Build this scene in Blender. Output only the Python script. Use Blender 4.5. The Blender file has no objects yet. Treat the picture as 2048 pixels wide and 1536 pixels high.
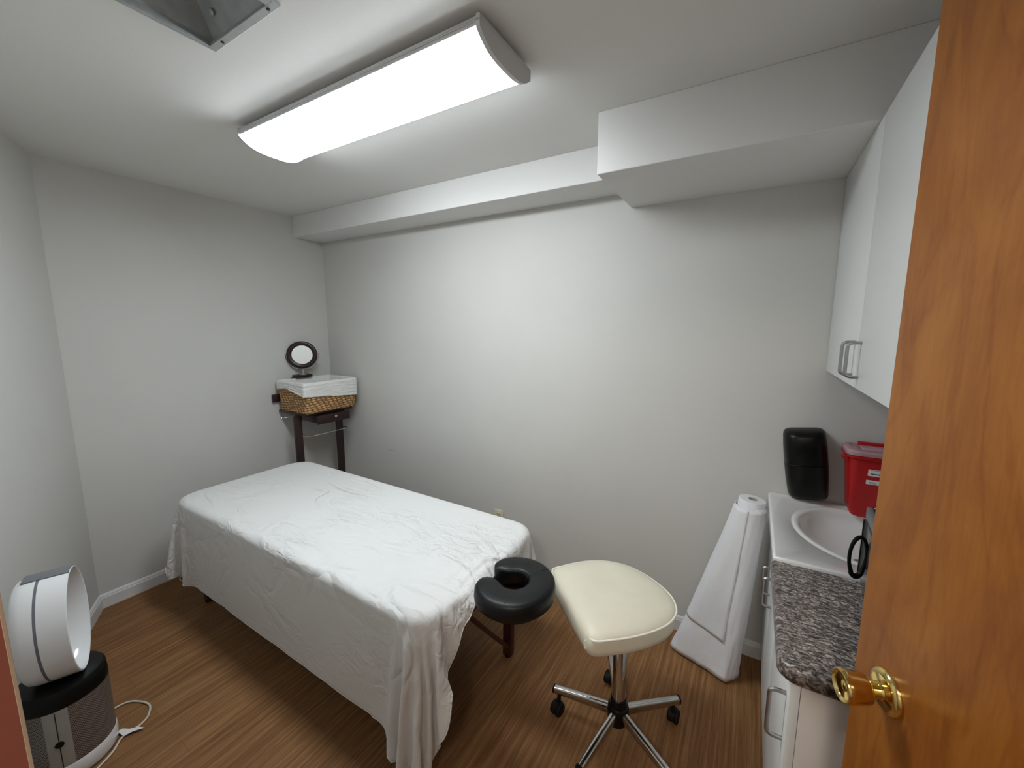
import bpy, bmesh, math, random
from mathutils import Vector, Matrix, noise
random.seed(7)
sc = bpy.context.scene
C = sc.collection
PI = math.pi
V = Vector

# ------------------------------------------------------------------ camera, world, exposure
cam = bpy.data.cameras.new('camera'); camo = bpy.data.objects.new('camera', cam); C.objects.link(camo)
YAW, PITCH, ROLL = math.radians(29.476), math.radians(7.823), math.radians(0.316)
cy_, sy_ = math.cos(YAW), math.sin(YAW)
fw = V((-sy_*math.cos(PITCH), cy_*math.cos(PITCH), -math.sin(PITCH)))
rt = V((cy_, sy_, 0)); up = rt.cross(fw)
rt, up = rt*math.cos(ROLL)+up*math.sin(ROLL), up*math.cos(ROLL)-rt*math.sin(ROLL)
camo.matrix_world = Matrix(((rt.x, up.x, -fw.x, 0), (rt.y, up.y, -fw.y, 0), (rt.z, up.z, -fw.z, 1.5), (0, 0, 0, 1)))
cam.sensor_width = 36; cam.lens = 784.686/2048*36
cam.shift_x = (1024-1062.98)/2048; cam.shift_y = (761.86-768)/2048
cam.clip_start = 0.02; cam.clip_end = 50
sc.camera = camo
w = bpy.data.worlds.new('world'); sc.world = w; w.use_nodes = True
w.node_tree.nodes['Background'].inputs[0].default_value = (0.80, 0.84, 0.9, 1)
w.node_tree.nodes['Background'].inputs[1].default_value = 0.05
sc.view_settings.view_transform = 'Standard'; sc.view_settings.look = 'None'
sc.view_settings.gamma = 1; sc.view_settings.use_curve_mapping = False
sc.view_settings.exposure = 0.0
LAMP = 27.5          # emission of the room's ceiling fixture
HALL_FILL = 75.0          # emission of the unseen fill lamp added in the passage

# ------------------------------------------------------------------ room numbers (metres)
XB, YA, H, XR, YF = -2.93, 1.92, 2.27, 0.58, 0.0305
YC = 0.533

# ------------------------------------------------------------------ materials
def mat(name, col, rough=0.5, metal=0.0, **k):
    m = bpy.data.materials.new(name); m.use_nodes = True
    nt = m.node_tree; b = nt.nodes['Principled BSDF']
    b.inputs['Base Color'].default_value = (*col, 1); b.inputs['Roughness'].default_value = rough
    b.inputs['Metallic'].default_value = metal
    for kk, v in k.items():
        if kk == 'coat': b.inputs['Coat Weight'].default_value = v; b.inputs['Coat Roughness'].default_value = 0.08
        if kk == 'sheen': b.inputs['Sheen Weight'].default_value = v
        if kk == 'spec': b.inputs['Specular IOR Level'].default_value = v
        if kk == 'trans': b.inputs['Transmission Weight'].default_value = v
        if kk == 'sss': b.inputs['Subsurface Weight'].default_value = v; b.inputs['Subsurface Radius'].default_value = (.02, .02, .02)
    return m
def N(m, t, **k):
    n = m.node_tree.nodes.new(t)
    for a, v in k.items():
        if a in n.inputs.keys(): n.inputs[a].default_value = v
        else: setattr(n, a, v)
    return n
def L(m, a, b): m.node_tree.links.new(a, b)
def coords(m, scale=(1, 1, 1), rot=(0, 0, 0)):
    t = N(m, 'ShaderNodeTexCoord'); mp = N(m, 'ShaderNodeMapping')
    mp.inputs['Scale'].default_value = scale; mp.inputs['Rotation'].default_value = rot
    L(m, t.outputs['Object'], mp.inputs['Vector']); return mp.outputs[0]
def bsdf(m): return m.node_tree.nodes['Principled BSDF']
def add_bump(m, scale, strength, dist=0.002, vec=(1, 1, 1), detail=3):
    n = N(m, 'ShaderNodeTexNoise'); n.inputs['Scale'].default_value = scale; n.inputs['Detail'].default_value = detail
    L(m, coords(m, vec), n.inputs['Vector'])
    b = N(m, 'ShaderNodeBump'); b.inputs['Strength'].default_value = strength; b.inputs['Distance'].default_value = dist
    L(m, n.outputs['Fac'], b.inputs['Height']); L(m, b.outputs[0], bsdf(m).inputs['Normal']); return n
def ramp(m, fac, stops):
    r = N(m, 'ShaderNodeValToRGB'); e = r.color_ramp.elements
    while len(e) < len(stops): e.new(0.5)
    for i, (p, c) in enumerate(stops): e[i].position = p; e[i].color = (*c, 1)
    L(m, fac, r.inputs[0]); return r.outputs[0]
def mottled(m, scale, c1, c2, vec=(1, 1, 1), detail=4, lo=.3, hi=.7, dist=0):
    n = N(m, 'ShaderNodeTexNoise'); n.inputs['Scale'].default_value = scale; n.inputs['Detail'].default_value = detail
    n.inputs['Distortion'].default_value = dist
    L(m, coords(m, vec), n.inputs['Vector'])
    o = ramp(m, n.outputs['Fac'], [(lo, c1), (hi, c2)]); L(m, o, bsdf(m).inputs['Base Color']); return o

M = {}
M['wall'] = mat('wall paint', (.60, .59, .56), .6, spec=.25); mottled(M['wall'], 3, (.59, .58, .552), (.61, .60, .570)); add_bump(M['wall'], 220, .12, .001)
M['ceil'] = mat('ceiling paint', (.74, .735, .71), .8, spec=.2); mottled(M['ceil'], 2, (.73, .725, .70), (.75, .745, .72)); add_bump(M['ceil'], 160, .2, .001)
M['soffit'] = mat('soffit paint', (.72, .715, .70), .7, spec=.2); mottled(M['soffit'], 2, (.71, .705, .69), (.73, .725, .71)); add_bump(M['soffit'], 160, .12, .001)
M['trim'] = mat('white trim paint', (.72, .72, .71), .35); mottled(M['trim'], 6, (.69, .69, .68), (.75, .75, .74))
M['cab'] = mat('white laminate', (.74, .745, .73), .38); mottled(M['cab'], 5, (.73, .735, .72), (.75, .755, .74)); add_bump(M['cab'], 300, .05, .0006)
M['cabside'] = mat('almond laminate', (.68, .62, .57), .5); mottled(M['cabside'], 5, (.66, .60, .55), (.70, .64, .59))
M['marble'] = mat('cultured marble', (.78, .77, .75), .12, coat=.5); mottled(M['marble'], 9, (.76, .75, .73), (.80, .79, .775))
M['brass'] = mat('polished brass', (.78, .58, .22), .12, 1.0); add_bump(M['brass'], 60, .05, .0004)
M['chrome'] = mat('chrome', (.58, .57, .56), .10, 1.0); mottled(M['chrome'], 30, (.56, .55, .54), (.60, .59, .58))
M['nickel'] = mat('satin nickel', (.42, .42, .43), .32, 1.0); add_bump(M['nickel'], 200, .05, .0003)
M['galv'] = mat('galvanised sheet metal', (.40, .42, .42), .5, .35); mottled(M['galv'], 22, (.34, .365, .365), (.46, .48, .475), detail=6); 
M['blackplastic'] = mat('black plastic', (.003, .003, .003), .36, spec=.22); add_bump(M['blackplastic'], 300, .08, .0004)
M['blackvinyl'] = mat('black vinyl', (.0045, .005, .0055), .42, spec=.32); add_bump(M['blackvinyl'], 240, .25, .0006)
M['rubber'] = mat('caster rubber', (.006, .0055, .005), .6, spec=.25); add_bump(M['rubber'], 200, .1, .0004)
M['cream'] = mat('cream vinyl', (.74, .69, .55), .42); mottled(M['cream'], 7, (.70, .65, .515), (.765, .72, .58)); add_bump(M['cream'], 260, .15, .0005)
M['piping'] = mat('cream piping', (.86, .83, .72), .4); add_bump(M['piping'], 200, .05, .0003)
M['cherry'] = mat('dark cherry wood', (.045, .012, .010), .4); mottled(M['cherry'], 12, (.03, .008, .007), (.065, .018, .014), vec=(6, 6, 1))
M['darkwood'] = mat('espresso wood', (.018, .006, .006), .35); mottled(M['darkwood'], 12, (.012, .004, .004), (.028, .009, .008), vec=(6, 6, 1))
M['linen'] = mat('basket liner cotton', (.72, .72, .69), .9, sheen=.2); add_bump(M['linen'], 26, .7, .012, vec=(1, .5, 3), detail=2)
M['paper'] = mat('roll paper', (.74, .745, .77), .85, sss=.05); mottled(M['paper'], 5, (.72, .725, .75), (.76, .765, .785)); add_bump(M['paper'], 7, .55, .02, vec=(1.3, 1.3, .45), detail=4)
M['card'] = mat('cardboard core', (.42, .36, .28), .9); mottled(M['card'], 30, (.38, .32, .25), (.46, .40, .31))
M['gloss'] = mat('gloss white plastic', (.80, .81, .82), .12, coat=.3); mottled(M['gloss'], 5, (.79, .80, .81), (.81, .82, .83))
M['greyplastic'] = mat('grey plastic band', (.16, .17, .19), .35); mottled(M['greyplastic'], 20, (.15, .16, .18), (.17, .18, .20))
M['silver'] = mat('silver plastic base', (.36, .36, .33), .4, .2); mottled(M['silver'], 20, (.34, .34, .31), (.38, .38, .35))
M['red'] = mat('red plastic', (.43, .008, .010), .35, spec=.35); mottled(M['red'], 8, (.40, .007, .009), (.46, .010, .011))
M['lid'] = mat('frosted lid plastic', (.50, .27, .30), .25); mottled(M['lid'], 14, (.42, .20, .24), (.56, .36, .38)); bsdf(M['lid']).inputs['Alpha'].default_value = .85
M['labelpaper'] = mat('label paper', (.72, .70, .69), .6); mottled(M['labelpaper'], 40, (.70, .68, .67), (.74, .72, .71))
M['ink'] = mat('label ink', (.05, .045, .045), .7); mottled(M['ink'], 40, (.04, .04, .04), (.06, .05, .05))
M['ivory'] = mat('ivory plastic', (.62, .57, .42), .35); mottled(M['ivory'], 20, (.60, .55, .40), (.64, .59, .44))
M['slot'] = mat('dark slot', (.02, .015, .01), .6); mottled(M['slot'], 20, (.02, .015, .01), (.03, .02, .015))
M['cable'] = mat('white cable', (.62, .55, .46), .45); mottled(M['cable'], 20, (.60, .53, .44), (.64, .57, .48))
M['applgrey'] = mat('grey glossy door', (.10, .105, .10), .14, spec=.6); mottled(M['applgrey'], 6, (.09, .095, .09), (.115, .12, .115))
M['jamb'] = mat('red brown jamb', (.30, .10, .07), .5); mottled(M['jamb'], 6, (.27, .088, .060), (.33, .112, .078), vec=(1, 1, .15))
M['edge'] = mat('pale jamb edge', (.50, .40, .30), .6); mottled(M['edge'], 9, (.46, .37, .27), (.54, .43, .33))
M['fixture'] = mat('fixture white enamel', (.62, .62, .62), .45); mottled(M['fixture'], 9, (.60, .60, .60), (.64, .64, .64))
M['mirror'] = mat('mirror glass', (.93, .95, .93), .015, 1.0); add_bump(M['mirror'], 2, .02, .0002)

def lamp_mat(name, col, s):
    m = mat(name, (.9, .9, .9), .4); b = bsdf(m)
    n = N(m, 'ShaderNodeTexNoise'); n.inputs['Scale'].default_value = 2
    L(m, coords(m), n.inputs['Vector'])
    L(m, ramp(m, n.outputs['Fac'], [(0, tuple(c*.98 for c in col)), (1, col)]), b.inputs['Emission Color'])
    b.inputs['Emission Strength'].default_value = s; return m
M['diffuser'] = lamp_mat('lit diffuser', (.885, .955, 1.0), LAMP)
M['halffill'] = lamp_mat('added hall fill lamp', (1.0, .93, .84), HALL_FILL)

# --- sheet cloth
m = M['sheet'] = mat('white cotton sheet', (.86, .86, .845), .75, sheen=.25)
def ridge(scale, vec, rot, dist, detail=2):
    n = N(m, 'ShaderNodeTexNoise'); n.inputs['Scale'].default_value = scale; n.inputs['Detail'].default_value = detail; n.inputs['Distortion'].default_value = dist
    L(m, coords(m, vec, rot), n.inputs['Vector'])
    a = N(m, 'ShaderNodeMath', operation='SUBTRACT'); L(m, n.outputs['Fac'], a.inputs[0]); a.inputs[1].default_value = .5
    b = N(m, 'ShaderNodeMath', operation='ABSOLUTE'); L(m, a.outputs[0], b.inputs[0])
    c = N(m, 'ShaderNodeMath', operation='MULTIPLY', use_clamp=True); L(m, b.outputs[0], c.inputs[0]); c.inputs[1].default_value = 9
    return c.outputs[0]
def mask(scale, lo, hi, seed):
    n = N(m, 'ShaderNodeTexNoise'); n.inputs['Scale'].default_value = scale; n.inputs['Detail'].default_value = 1
    mp = N(m, 'ShaderNodeMapping'); mp.inputs['Location'].default_value = seed; t = N(m, 'ShaderNodeTexCoord'); L(m, t.outputs['Object'], mp.inputs[0]); L(m, mp.outputs[0], n.inputs['Vector'])
    r = N(m, 'ShaderNodeMapRange'); L(m, n.outputs['Fac'], r.inputs[0]); r.inputs[1].default_value = lo; r.inputs[2].default_value = hi; return r.outputs[0]
def mul(a, b, k=None):
    x = N(m, 'ShaderNodeMath', operation='MULTIPLY'); L(m, a, x.inputs[0])
    if b is None: x.inputs[1].default_value = k
    else: L(m, b, x.inputs[1])
    return x.outputs[0]
def addn(a, b):
    x = N(m, 'ShaderNodeMath', operation='ADD'); L(m, a, x.inputs[0]); L(m, b, x.inputs[1]); return x.outputs[0]
r1 = mul(ridge(3.2, (1, 2.2, 1.2), (0, 0, .5), 1.0), mask(2.2, .40, .62, (3, 1, 0)))
r2 = mul(mul(ridge(11, (1, 2.4, 1.4), (0, 0, -.5), .8), mask(3.0, .45, .65, (7, 5, 2))), None, .40)
r3 = mul(ridge(26, (1.4, 1, 1), (0, 0, .9), .6), None, .05)
b1 = N(m, 'ShaderNodeBump'); b1.inputs['Strength'].default_value = .75; b1.inputs['Distance'].default_value = .009
n2 = N(m, 'ShaderNodeTexNoise'); n2.inputs['Scale'].default_value = 700
L(m, coords(m), n2.inputs['Vector'])
b2 = N(m, 'ShaderNodeBump'); b2.inputs['Strength'].default_value = .15; b2.inputs['Distance'].default_value = .0006
L(m, addn(addn(r1, r2), r3), b1.inputs['Height']); L(m, n2.outputs['Fac'], b2.inputs['Height'])
L(m, b1.outputs[0], b2.inputs['Normal']); L(m, b2.outputs[0], bsdf(m).inputs['Normal'])
bsdf(m).inputs['Subsurface Weight'].default_value = 0
tr = N(m, 'ShaderNodeBsdfTranslucent'); tr.inputs['Color'].default_value = (.82, .81, .79, 1)
mx = N(m, 'ShaderNodeMixShader'); mx.inputs[0].default_value = .18
L(m, bsdf(m).outputs[0], mx.inputs[1]); L(m, tr.outputs[0], mx.inputs[2])
L(m, mx.outputs[0], m.node_tree.nodes['Material Output'].inputs['Surface'])

# --- floor: strip wood boards running along y
m = M['floor'] = mat('strip wood floor', (.3, .15, .07), .50, spec=.14)
tc = N(m, 'ShaderNodeTexCoord'); mp = N(m, 'ShaderNodeMapping'); mp.inputs['Rotation'].default_value = (0, 0, PI/2)
L(m, tc.outputs['Object'], mp.inputs['Vector'])
br = N(m, 'ShaderNodeTexBrick'); br.inputs['Scale'].default_value = 1.0; br.offset = .37; br.inputs['Brick Width'].default_value = 1.22
br.inputs['Row Height'].default_value = .125; br.inputs['Mortar Size'].default_value = .0007; br.inputs['Mortar Smooth'].default_value = .4
br.inputs['Color1'].default_value = (.40, .40, .40, 1); br.inputs['Color2'].default_value = (.62, .62, .62, 1); br.inputs['Mortar'].default_value = (.1, .1, .1, 1)
L(m, mp.outputs[0], br.inputs['Vector'])
g1 = N(m, 'ShaderNodeTexNoise'); g1.inputs['Scale'].default_value = 1; g1.inputs['Detail'].default_value = 6; g1.inputs['Roughness'].default_value = .62
L(m, coords(m, (95, 2.6, 1)), g1.inputs['Vector'])
g2 = N(m, 'ShaderNodeTexNoise'); g2.inputs['Scale'].default_value = 1; g2.inputs['Detail'].default_value = 3
L(m, coords(m, (330, 7, 1)), g2.inputs['Vector'])
a1 = N(m, 'ShaderNodeMath', operation='MULTIPLY_ADD'); L(m, g2.outputs['Fac'], a1.inputs[0]); a1.inputs[1].default_value = .45; L(m, g1.outputs['Fac'], a1.inputs[2])
a2 = N(m, 'ShaderNodeMath', operation='MULTIPLY_ADD'); L(m, br.outputs['Color'], a2.inputs[0]); a2.inputs[1].default_value = .32; L(m, a1.outputs[0], a2.inputs[2])
o = ramp(m, a2.outputs[0], [(.58, (.115, .050, .020)), (.80, (.190, .090, .036)), (.97, (.255, .130, .055)), (1.0, (.29, .155, .066))])
L(m, o, bsdf(m).inputs['Base Color'])
bp = N(m, 'ShaderNodeBump'); bp.inputs['Strength'].default_value = .25; bp.inputs['Distance'].default_value = .0015
L(m, a2.outputs[0], bp.inputs['Height']); L(m, bp.outputs[0], bsdf(m).inputs['Normal'])

# --- stained birch door
m = M['door'] = mat('stained birch door', (.45, .17, .05), .34, spec=.22)
d1 = N(m, 'ShaderNodeTexNoise'); d1.inputs['Scale'].default_value = 5.0; d1.inputs['Detail'].default_value = 9; d1.inputs['Roughness'].default_value = .62; d1.inputs['Distortion'].default_value = 1.1
L(m, coords(m, (1.5, 1.5, .60)), d1.inputs['Vector'])
d2 = N(m, 'ShaderNodeTexNoise'); d2.inputs['Scale'].default_value = 1; d2.inputs['Detail'].default_value = 4
L(m, coords(m, (190, 190, 16)), d2.inputs['Vector'])
d4 = N(m, 'ShaderNodeTexNoise'); d4.inputs['Scale'].default_value = 1.6; d4.inputs['Detail'].default_value = 3
L(m, coords(m, (1, 1, .9)), d4.inputs['Vector'])
d3 = N(m, 'ShaderNodeTexNoise'); d3.inputs['Scale'].default_value = 3.2; d3.inputs['Detail'].default_value = 5; d3.inputs['Distortion'].default_value = 2.2
L(m, coords(m, (2.2, 2.2, .42)), d3.inputs['Vector'])
def lin(a, k, b):
    x = N(m, 'ShaderNodeMath', operation='MULTIPLY_ADD'); L(m, a, x.inputs[0]); x.inputs[1].default_value = k
    if isinstance(b, float): x.inputs[2].default_value = b
    else: L(m, b, x.inputs[2])
    return x.outputs[0]
# thin dark figure lines where the distorted noise crosses its middle
fa = N(m, 'ShaderNodeMath', operation='SUBTRACT'); L(m, d3.outputs['Fac'], fa.inputs[0]); fa.inputs[1].default_value = .5
fb = N(m, 'ShaderNodeMath', operation='ABSOLUTE'); L(m, fa.outputs[0], fb.inputs[0])
fc_ = N(m, 'ShaderNodeMath', operation='MULTIPLY', use_clamp=True); L(m, fb.outputs[0], fc_.inputs[0]); fc_.inputs[1].default_value = 22
v_ = lin(d1.outputs['Fac'], .75, lin(d2.outputs['Fac'], .22, lin(d4.outputs['Fac'], .55, lin(fc_.outputs[0], .10, -.36))))
L(m, ramp(m, v_, [(.28, (.215, .062, .008)), (.44, (.285, .092, .012)), (.58, (.345, .122, .018)), (.74, (.41, .160, .028))]), bsdf(m).inputs['Base Color'])

# --- granite laminate
m = M['granite'] = mat('granite laminate', (.2, .18, .17), .3)
v1 = N(m, 'ShaderNodeTexNoise'); v1.inputs['Scale'].default_value = 78; v1.inputs['Detail'].default_value = 5; v1.inputs['Roughness'].default_value = .75; v1.inputs['Distortion'].default_value = .8
L(m, coords(m, (1, 1.9, 1), (0, 0, .4)), v1.inputs['Vector'])
L(m, ramp(m, v1.outputs['Fac'], [(.40, (.02, .017, .017)), (.48, (.10, .08, .075)), (.54, (.20, .165, .145)), (.63, (.46, .40, .36))]), bsdf(m).inputs['Base Color'])
# --- woven basket
m = M['wicker'] = mat('woven seagrass', (.40, .23, .10), .8)
c = coords(m, (1, 1, 1)); sx = N(m, 'ShaderNodeSeparateXYZ'); L(m, c, sx.inputs[0])
ad = N(m, 'ShaderNodeMath', operation='ADD'); L(m, sx.outputs[0], ad.inputs[0]); L(m, sx.outputs[1], ad.inputs[1])
cb = N(m, 'ShaderNodeCombineXYZ'); L(m, ad.outputs[0], cb.inputs[0]); L(m, sx.outputs[2], cb.inputs[1])
wm = N(m, 'ShaderNodeTexNoise'); wm.inputs['Scale'].default_value = 30; L(m, cb.outputs[0], wm.inputs['Vector'])
wv = N(m, 'ShaderNodeVectorMath', operation='MULTIPLY_ADD'); L(m, wm.outputs['Color'], wv.inputs[0]); wv.inputs[1].default_value = (.006, .004, 0); L(m, cb.outputs[0], wv.inputs[2])
wp = N(m, 'ShaderNodeMapping'); wp.inputs['Rotation'].default_value = (0, 0, math.radians(-14)); wp.inputs['Scale'].default_value = (30, 62, 1)
L(m, wv.outputs[0], wp.inputs[0])
ve = N(m, 'ShaderNodeTexVoronoi', feature='DISTANCE_TO_EDGE', voronoi_dimensions='2D'); ve.inputs['Scale'].default_value = 1; ve.inputs['Randomness'].default_value = .45; L(m, wp.outputs[0], ve.inputs['Vector'])
vc = N(m, 'ShaderNodeTexVoronoi', feature='F1', voronoi_dimensions='2D'); vc.inputs['Scale'].default_value = 1; vc.inputs['Randomness'].default_value = .45; L(m, wp.outputs[0], vc.inputs['Vector'])
c1 = ramp(m, ve.outputs['Distance'], [(0, (.06, .024, .008)), (.16, (.36, .20, .08)), (.40, (.56, .36, .17))])
vs_ = N(m, 'ShaderNodeSeparateColor'); L(m, vc.outputs['Color'], vs_.inputs[0])
c2 = ramp(m, vs_.outputs[0], [(0, (.42, .42, .42)), (1, (.60, .58, .54))])
mxr = N(m, 'ShaderNodeMix', data_type='RGBA', blend_type='OVERLAY'); mxr.inputs[0].default_value = .8
L(m, c1, mxr.inputs[6]); L(m, c2, mxr.inputs[7]); L(m, mxr.outputs[2], bsdf(m).inputs['Base Color'])
wb = N(m, 'ShaderNodeBump'); wb.inputs['Strength'].default_value = .6; wb.inputs['Distance'].default_value = .004; L(m, ve.outputs['Distance'], wb.inputs['Height']); L(m, wb.outputs[0], bsdf(m).inputs['Normal'])
# --- perforated purifier shroud
m = M['perf'] = mat('perforated grille', (.20, .18, .17), .4, .5)
c = coords(m); sx = N(m, 'ShaderNodeSeparateXYZ'); L(m, c, sx.inputs[0])
at = N(m, 'ShaderNodeMath', operation='ARCTAN2'); L(m, sx.outputs[1], at.inputs[0]); L(m, sx.outputs[0], at.inputs[1])
sc1 = N(m, 'ShaderNodeMath', operation='MULTIPLY'); L(m, at.outputs[0], sc1.inputs[0]); sc1.inputs[1].default_value = .105
cb = N(m, 'ShaderNodeCombineXYZ'); L(m, sc1.outputs[0], cb.inputs[0]); L(m, sx.outputs[2], cb.inputs[1])
bk = N(m, 'ShaderNodeTexBrick'); bk.inputs['Scale'].default_value = 1; bk.inputs['Brick Width'].default_value = .0062; bk.inputs['Row Height'].default_value = .0046
bk.inputs['Mortar Size'].default_value = .0012; bk.inputs['Mortar Smooth'].default_value = .3
bk.inputs['Color1'].default_value = (.02, .016, .015, 1); bk.inputs['Color2'].default_value = (.02, .016, .015, 1); bk.inputs['Mortar'].default_value = (.33, .29, .27, 1)
L(m, cb.outputs[0], bk.inputs['Vector']); L(m, bk.outputs['Color'], bsdf(m).inputs['Base Color'])

# ------------------------------------------------------------------ mesh helpers (world coordinates)
def B(): return bmesh.new()
def add_box(bm, x0, x1, y0, y1, z0, z1, bev=0, seg=2, rot=None, about=None):
    vs = bmesh.ops.create_cube(bm, size=1)['verts']
    c = V(((x0+x1)/2, (y0+y1)/2, (z0+z1)/2))
    for v in vs: v.co = V((v.co.x*(x1-x0), v.co.y*(y1-y0), v.co.z*(z1-z0))) + c
    if bev:
        es = {e for v in vs for e in v.link_edges}
        r = bmesh.ops.bevel(bm, geom=list(es), offset=bev, segments=seg, profile=.5, affect='EDGES')
        vs = r['verts']
        vs = list({v for f in r['faces'] for v in f.verts})
    if rot:
        a = V(about) if about else c
        for v in vs: v.co = rot @ (v.co-a) + a
    return vs
def frame_dirs(d):
    d = d.normalized(); a = V((0, 0, 1)) if abs(d.z) < .9 else V((1, 0, 0))
    x = a.cross(d).normalized(); return x, d.cross(x).normalized()
def loft(bm, rings, close=True, cap0=True, cap1=True, loop=False):
    R = [[bm.verts.new(p) for p in r] for r in rings]
    n = len(rings[0]); k = len(R)
    for i in range(k if loop else k-1):
        a, b = R[i], R[(i+1) % k]
        for j in range(n if close else n-1):
            bm.faces.new((a[j], a[(j+1) % n], b[(j+1) % n], b[j]))
    if cap0 and not loop: bm.faces.new(list(reversed(R[0])))
    if cap1 and not loop: bm.faces.new(R[-1])
    return R
def tube(bm, pts, r, seg=8, loop=False, rz=None):
    pts = [V(p) for p in pts]; n = len(pts); rings = []; px = None
    for i, p in enumerate(pts):
        if loop: d = pts[(i+1) % n]-pts[i-1]
        else: d = pts[min(i+1, n-1)]-pts[max(i-1, 0)]
        d.normalize()
        if px is None: x, y = frame_dirs(d)
        else:
            x = (px-d*px.dot(d)).normalized(); y = d.cross(x)
        px = x; rr = r[i] if isinstance(r, (list, tuple)) else r
        rings.append([p+(x*math.cos(2*PI*j/seg)+y*math.sin(2*PI*j/seg)*(rz or 1))*rr for j in range(seg)])
    loft(bm, rings, loop=loop)
def smooth_path(pts, k=6, loop=False):
    pts = [V(p) for p in pts]; out = []; n = len(pts)
    for i in range(n if loop else n-1):
        g = (lambda j: pts[j % n]) if loop else (lambda j: pts[max(0, min(n-1, j))])
        p0, p1, p2, p3 = g(i-1), g(i), g(i+1), g(i+2)
        for s in range(k):
            t = s/k
            out.append(.5*((2*p1)+(p2-p0)*t+(2*p0-5*p1+4*p2-p3)*t*t+(3*p1-p0-3*p2+p3)*t**3))
    if not loop: out.append(pts[-1])
    return out
def lathe(bm, prof, origin=(0, 0, 0), axis=(0, 0, 1), seg=32, sx=1.0, sy=1.0, closed=False):
    o = V(origin); d = V(axis).normalized()
    x, y = (V((1, 0, 0)), V((0, 1, 0))) if abs(d.z) > .999 else frame_dirs(d)
    rings = [[o+d*z+(x*math.cos(2*PI*j/seg)*sx+y*math.sin(2*PI*j/seg)*sy)*max(r, 1e-5) for j in range(seg)] for r, z in prof]
    if closed: loft(bm, rings, loop=True)
    else: loft(bm, rings)
def cyl(bm, a, b, r, seg=20, r2=None):
    a, b = V(a), V(b); x, y = frame_dirs(b-a); r2 = r if r2 is None else r2
    loft(bm, [[p+(x*math.cos(2*PI*j/seg)+y*math.sin(2*PI*j/seg))*q for j in range(seg)] for p, q in ((a, r), (b, r2))])
def prism(bm, poly, z0, z1):
    loft(bm, [[V((x, y, z0)) for x, y in poly], [V((x, y, z1)) for x, y in poly]])

def obj(name, bm, m, parent=None, angle=35, smooth=True):
    bmesh.ops.remove_doubles(bm, verts=bm.verts, dist=1e-6)
    bmesh.ops.recalc_face_normals(bm, faces=bm.faces)
    if parent is not None:
        r = parent
        while r.parent: r = r.parent
        bmesh.ops.transform(bm, matrix=Matrix.Translation(-r.location), verts=bm.verts)
    if smooth:
        for f in bm.faces: f.smooth = True
        for e in bm.edges:
            if len(e.link_faces) == 2 and e.calc_face_angle(0) > math.radians(angle): e.smooth = False
    me = bpy.data.meshes.new(name); bm.to_mesh(me); bm.free()
    me.materials.append(M[m] if isinstance(m, str) else m)
    o = bpy.data.objects.new(name, me); C.objects.link(o)
    if parent is not None: o.parent = parent
    return o
def thing(name, label, cat, loc, group=None):
    o = bpy.data.objects.new(name, None); C.objects.link(o); o.location = loc; o.empty_display_size = .05
    o['label'] = label; o['category'] = cat
    if group: o['group'] = group
    return o
def tag(o, label, cat, group=None):
    o['label'] = label; o['category'] = cat
    if group: o['group'] = group
    return o
def struct(name, bm, m, label=None, **k):
    o = obj(name, bm, m, **k); o['kind'] = 'structure'
    if label: o['label'] = label
    return o

# ------------------------------------------------------------------ room shell
HY = -1.55                                         # far wall of the passage behind the doorway
bm = B(); add_box(bm, -3.1, 1.6, HY-.1, 2.05, -.1, 0); struct('floor', bm, 'floor', smooth=False)
hx0, hx1, hy0, hy1 = -1.373, -1.055, .20, .620     # hole in the ceiling for the duct
bm = B()
for (a, b_, c_, d_) in ((-3.1, hx0, HY-.1, 2.05), (hx1, 1.6, HY-.1, 2.05), (hx0, hx1, HY-.1, hy0), (hx0, hx1, hy1, 2.05)):
    add_box(bm, a, b_, c_, d_, H, H+.10)
struct('ceiling', bm, 'ceil', smooth=False)
bm = B(); add_box(bm, XB-.1, XR+.1, YA, YA+.1, 0, H); struct('wall_back', bm, 'wall', smooth=False)
bm = B(); prism(bm, [(XB, YA), (XB-.1, YA), (XB-.1, YC-.03), (XB, YC)], 0, H); struct('wall_left', bm, 'wall', smooth=False)
cdx, cdy = .894, -.447
ex = XB + (YC-YF)/.447*.894                        # where the slanted wall meets the front wall
bm = B(); prism(bm, [(XB, YC), (XB-.1, YC-.03), (XB-.1, YF-.12), (ex, YF-.12), (ex, YF)], 0, H); struct('wall_diagonal', bm, 'wall', smooth=False)
bm = B(); add_box(bm, XR, XR+.1, YF-.12, YA, 0, H); struct('wall_right', bm, 'wall', smooth=False)
JL, JR, DH = -.38, .452, 2.05
bm = B(); add_box(bm, ex, JL-.02, YF-.12, YF, 0, H); add_box(bm, JR+.02, XR, YF-.12, YF, 0, H); add_box(bm, JL-.02, JR+.02, YF-.12, YF, DH+.02, H)
struct('wall_front', bm, 'wall', smooth=False)
# passage behind the camera
bm = B(); add_box(bm, -1.6, 1.6, HY-.1, HY, 0, H); struct('wall_passage', bm, 'wall', smooth=False)
bm = B(); add_box(bm, -1.6, -1.5, HY, YF-.12, 0, H); struct('wall_passage_left', bm, 'wall', smooth=False)
bm = B(); add_box(bm, 1.5, 1.6, HY, YF-.12, 0, H); struct('wall_passage_right', bm, 'wall', smooth=False)
bm = B(); add_box(bm, XR, 1.5, YF-.12, YF-.02, 0, H); struct('wall_passage_front', bm, 'wall', smooth=False)
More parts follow.
